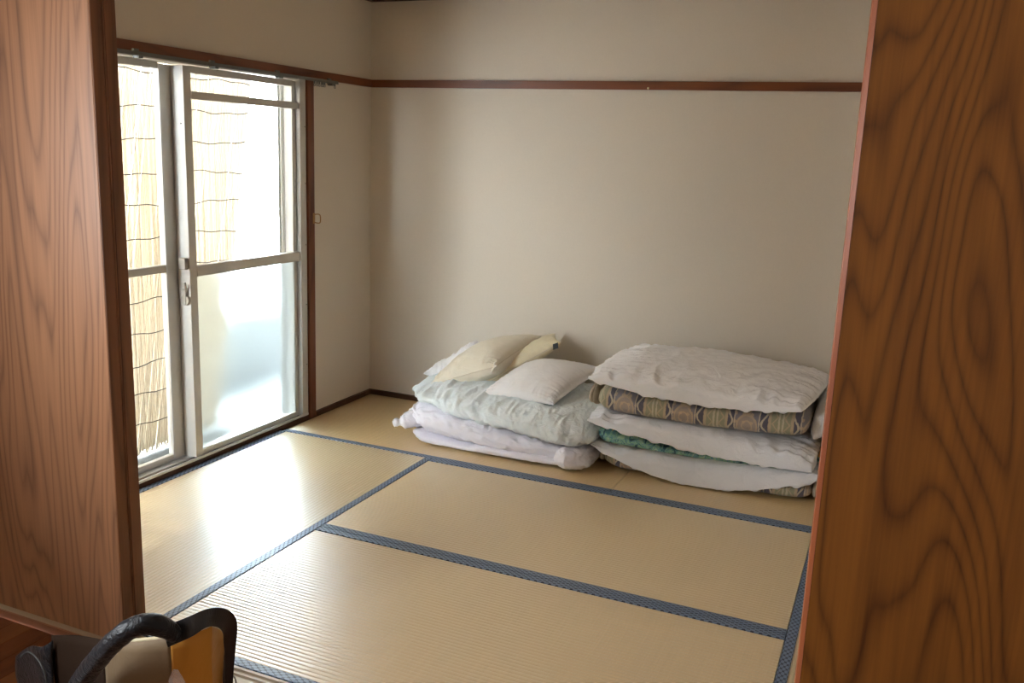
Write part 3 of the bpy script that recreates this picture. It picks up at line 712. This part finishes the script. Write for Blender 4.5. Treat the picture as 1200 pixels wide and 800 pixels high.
V, Fc = loft(1.590, 2.535, lambda t: (interp(t, (0, -.59), (.05, -.625), (.5, -.655), (1, -.635)), -.09, interp(t, (0, .268), (.5, .272), (1, .282)), .27, interp(t, (0, .412), (.5, .405), (1, .425)), .42), n=2.9, m=14, wr=dw)
d_up = new_obj('futon', V, Fc, M['damask'], None)
tag(d_up, 'thick blue and beige damask futon, the upper one in the right stack', 'futon', 'folded futons in the right stack')
end_rolls(d_up, [(1.583, 1.), (1.566, .9)], -.60, .345, .062, -1)
V, Fc, per, n = pillow_geo((1.562, -.635, .437), (2.505, -.665, .428), (2.575, -.13, .465), (1.635, -.13, .485), lambda U: .072+.012*(1-U**2), .012, q=(.30, .17), bow=-.03, res=130, wr=ww(61, .007), gather=.014, seed=17, sag=(.035, 0, 0, 0), gk=11)
w_top = new_obj('quilt', V, Fc, M['white'], None)
tag(w_top, 'crumpled white quilt lying on top of the right stack', 'quilt', 'white quilts in the right stack')
V, Fc = loft(2.54, 2.73, lambda t: (interp(t, (0, -.545), (1, -.50)), -.07, interp(t, (0, .2), (.4, .28), (1, .36)), .3, interp(t, (0, .42), (.5, .455), (1, .46)), .46), nx=50, nt=60, n=2.8, m=4, wr=lambda P: .008*wrinkle(P, (18, 14, 10), 71))
sh = new_obj('bed_sheet', V, Fc, M['white'], None)
tag(sh, 'white bed sheet bunched at the right end of the futon stack by the door', 'sheet')

# ------------------------------------------------------------------ patchwork bag at the sill
bag = tag(empty('tote_bag', (1.2, -3.1, FZ)), 'patchwork tote bag with black straps on the wooden floor by the door sill', 'bag')
def panel(name, rim, mat, inset=.03, sub=14, bulge=.012, seed=0, par=None, th=.004):
    """cloth panel hanging from a rim path to the floor"""
    rim = np.asarray(rim); n = len(rim); rows = sub
    cen = np.array((1.2, -3.06, 0)); V = []
    for k in range(rows+1):
        f = k/rows
        for p in rim:
            q = p.copy(); q[2] = lerp(p[2], FZ+.004, f)
            d = cen-p; d[2] = 0; d /= np.linalg.norm(d)
            q = q + d*(inset*f - bulge*math.sin(math.pi*f)); V.append(q)
    V = np.array(V); Fc = [[k*n+i, k*n+i+1, (k+1)*n+i+1, (k+1)*n+i] for k in range(rows) for i in range(n-1)]
    N = vnormals(V, Fc); V = V + N*(.006*wrinkle(V, (12, 12, 8), 80+seed))[:, None]*np.repeat(np.linspace(.2, 1, rows+1), n)[:, None]
    o = part(name, V, Fc, mat, par or bag)
    s = o.modifiers.new('thickness', 'SOLIDIFY'); s.thickness = th
    return o
rb = smooth_path([(1.013, -3.040, 0.241), (1.167, -3.100, 0.313), (1.323, -3.160, 0.373)], 14)
rk = smooth_path([(1.323, -3.160, 0.368), (1.420, -3.165, 0.401), (1.499, -3.150, 0.422)], 14)
ro = smooth_path([(1.499, -3.150, 0.422), (1.531, -3.130, 0.430), (1.545, -3.100, 0.430), (1.548, -3.090, 0.432)], 14)
ro2 = smooth_path([(1.548, -3.090, 0.432), (1.532, -3.050, 0.400), (1.524, -3.020, 0.370)], 8)
panel('brown_panel', rb, M['brown'], seed=1); panel('khaki_panel', rk, M['khaki'], seed=2)
panel('amber_panel', ro, M['orange'], seed=3); panel('amber_gusset', ro2, M['orange'], seed=4, bulge=.0)
back = smooth_path([ro2[-1], (1.471, -2.990, 0.319), (1.318, -2.970, 0.246), (1.180, -2.970, 0.199), (1.018, -2.980, 0.169), rb[0]], 30)
panel('back_panel', back, M['brown'], seed=5, inset=.02)
part('rim_binding', *tube_geo(np.concatenate([rk, ro[1:], ro2[1:]]), .0045, 8), M['rim'], bag)
# left black pocket with grey piping
rp = smooth_path([(0.825, -3.000, 0.113), (0.918, -3.030, 0.181), (1.000, -3.060, 0.218), (1.037, -3.060, 0.244)], 12)
panel('side_pocket', rp, M['pad'], seed=6, bulge=.02)
part('pocket_piping', *tube_geo(smooth_path([(0.918, -3.060, 0.166), (0.967, -3.075, 0.202), (1.018, -3.090, 0.205), (1.051, -3.100, 0.186), (1.058, -3.100, 0.146)], 20), .0022, 6), M['piping'], bag)
# padded handle
pts = smooth_path([(1.254, -3.200, 0.236), (1.340, -3.220, 0.339), (1.414, -3.230, 0.420), (1.462, -3.220, 0.465), (1.496, -3.200, 0.476), (1.515, -3.170, 0.452), (1.523, -3.155, 0.427)], 44)
g = tube_geo(pts, np.interp(np.linspace(0, 1, 44), [0, .1, .75, .92, 1], [.018, .022, .021, .017, .008]), 18)
P = np.array(g[0]); P = P + (P-np.repeat(pts, 18, 0))*(.11*wrinkle(P, (34, 34, 34), 91))[:, None]
part('padded_handle', P, g[1], M['pad'], bag)
# flat webbing strap arching over the right end
up_ = [(1.487, -3.160, 0.445), (1.513, -3.150, 0.459), (1.543, -3.140, 0.475), (1.565, -3.120, 0.486), (1.581, -3.100, 0.486), (1.584, -3.070, 0.465), (1.584, -3.050, 0.437), (1.578, -3.040, 0.402), (1.562, -3.030, 0.344), (1.543, -3.020, 0.254), (1.539, -3.020, 0.189)]
dn_ = [(1.513, -3.170, 0.413), (1.536, -3.160, 0.426), (1.561, -3.150, 0.441), (1.575, -3.130, 0.453), (1.577, -3.110, 0.447), (1.575, -3.090, 0.431), (1.566, -3.070, 0.406), (1.558, -3.060, 0.379), (1.551, -3.050, 0.335), (1.539, -3.040, 0.258), (1.537, -3.040, 0.200)]
A_, B_ = smooth_path(up_, 50), smooth_path(dn_, 50)
V = np.concatenate([A_, (A_+B_)/2, B_]); Fc = [[k*50+i, k*50+i+1, (k+1)*50+i+1, (k+1)*50+i] for k in range(2) for i in range(49)]
s_ = part('webbing_strap', V, Fc, M['strap'], bag, False); s_.modifiers.new('thickness', 'SOLIDIFY').thickness = .003
c = (1.526, -3.000, 0.244); part('strap_ring', *tube_geo([c+np.array((.011*math.cos(a), 0, .013*math.sin(a))) for a in np.linspace(0, 2*math.pi, 21)], .0018, 6, False), M['metal'], bag)
c1 = (1.542, -3.190, 0.384)
V = [(1.524, -3.190, 0.330), (1.530, -3.190, 0.357), (1.542, -3.190, 0.382), (1.549, -3.185, 0.381), (1.556, -3.180, 0.363), (1.568, -3.175, 0.335)]
pl = tag(new_obj('plastic_wrapper', merge((V, [[0, 1, 2, 3, 4, 5]]))[0], [[0, 1, 2, 3, 4, 5]], M['plastic'], None, False), 'corner of clear plastic wrapper against the front of the tote bag', 'wrapper')
pl.modifiers.new('thickness', 'SOLIDIFY').thickness = .002
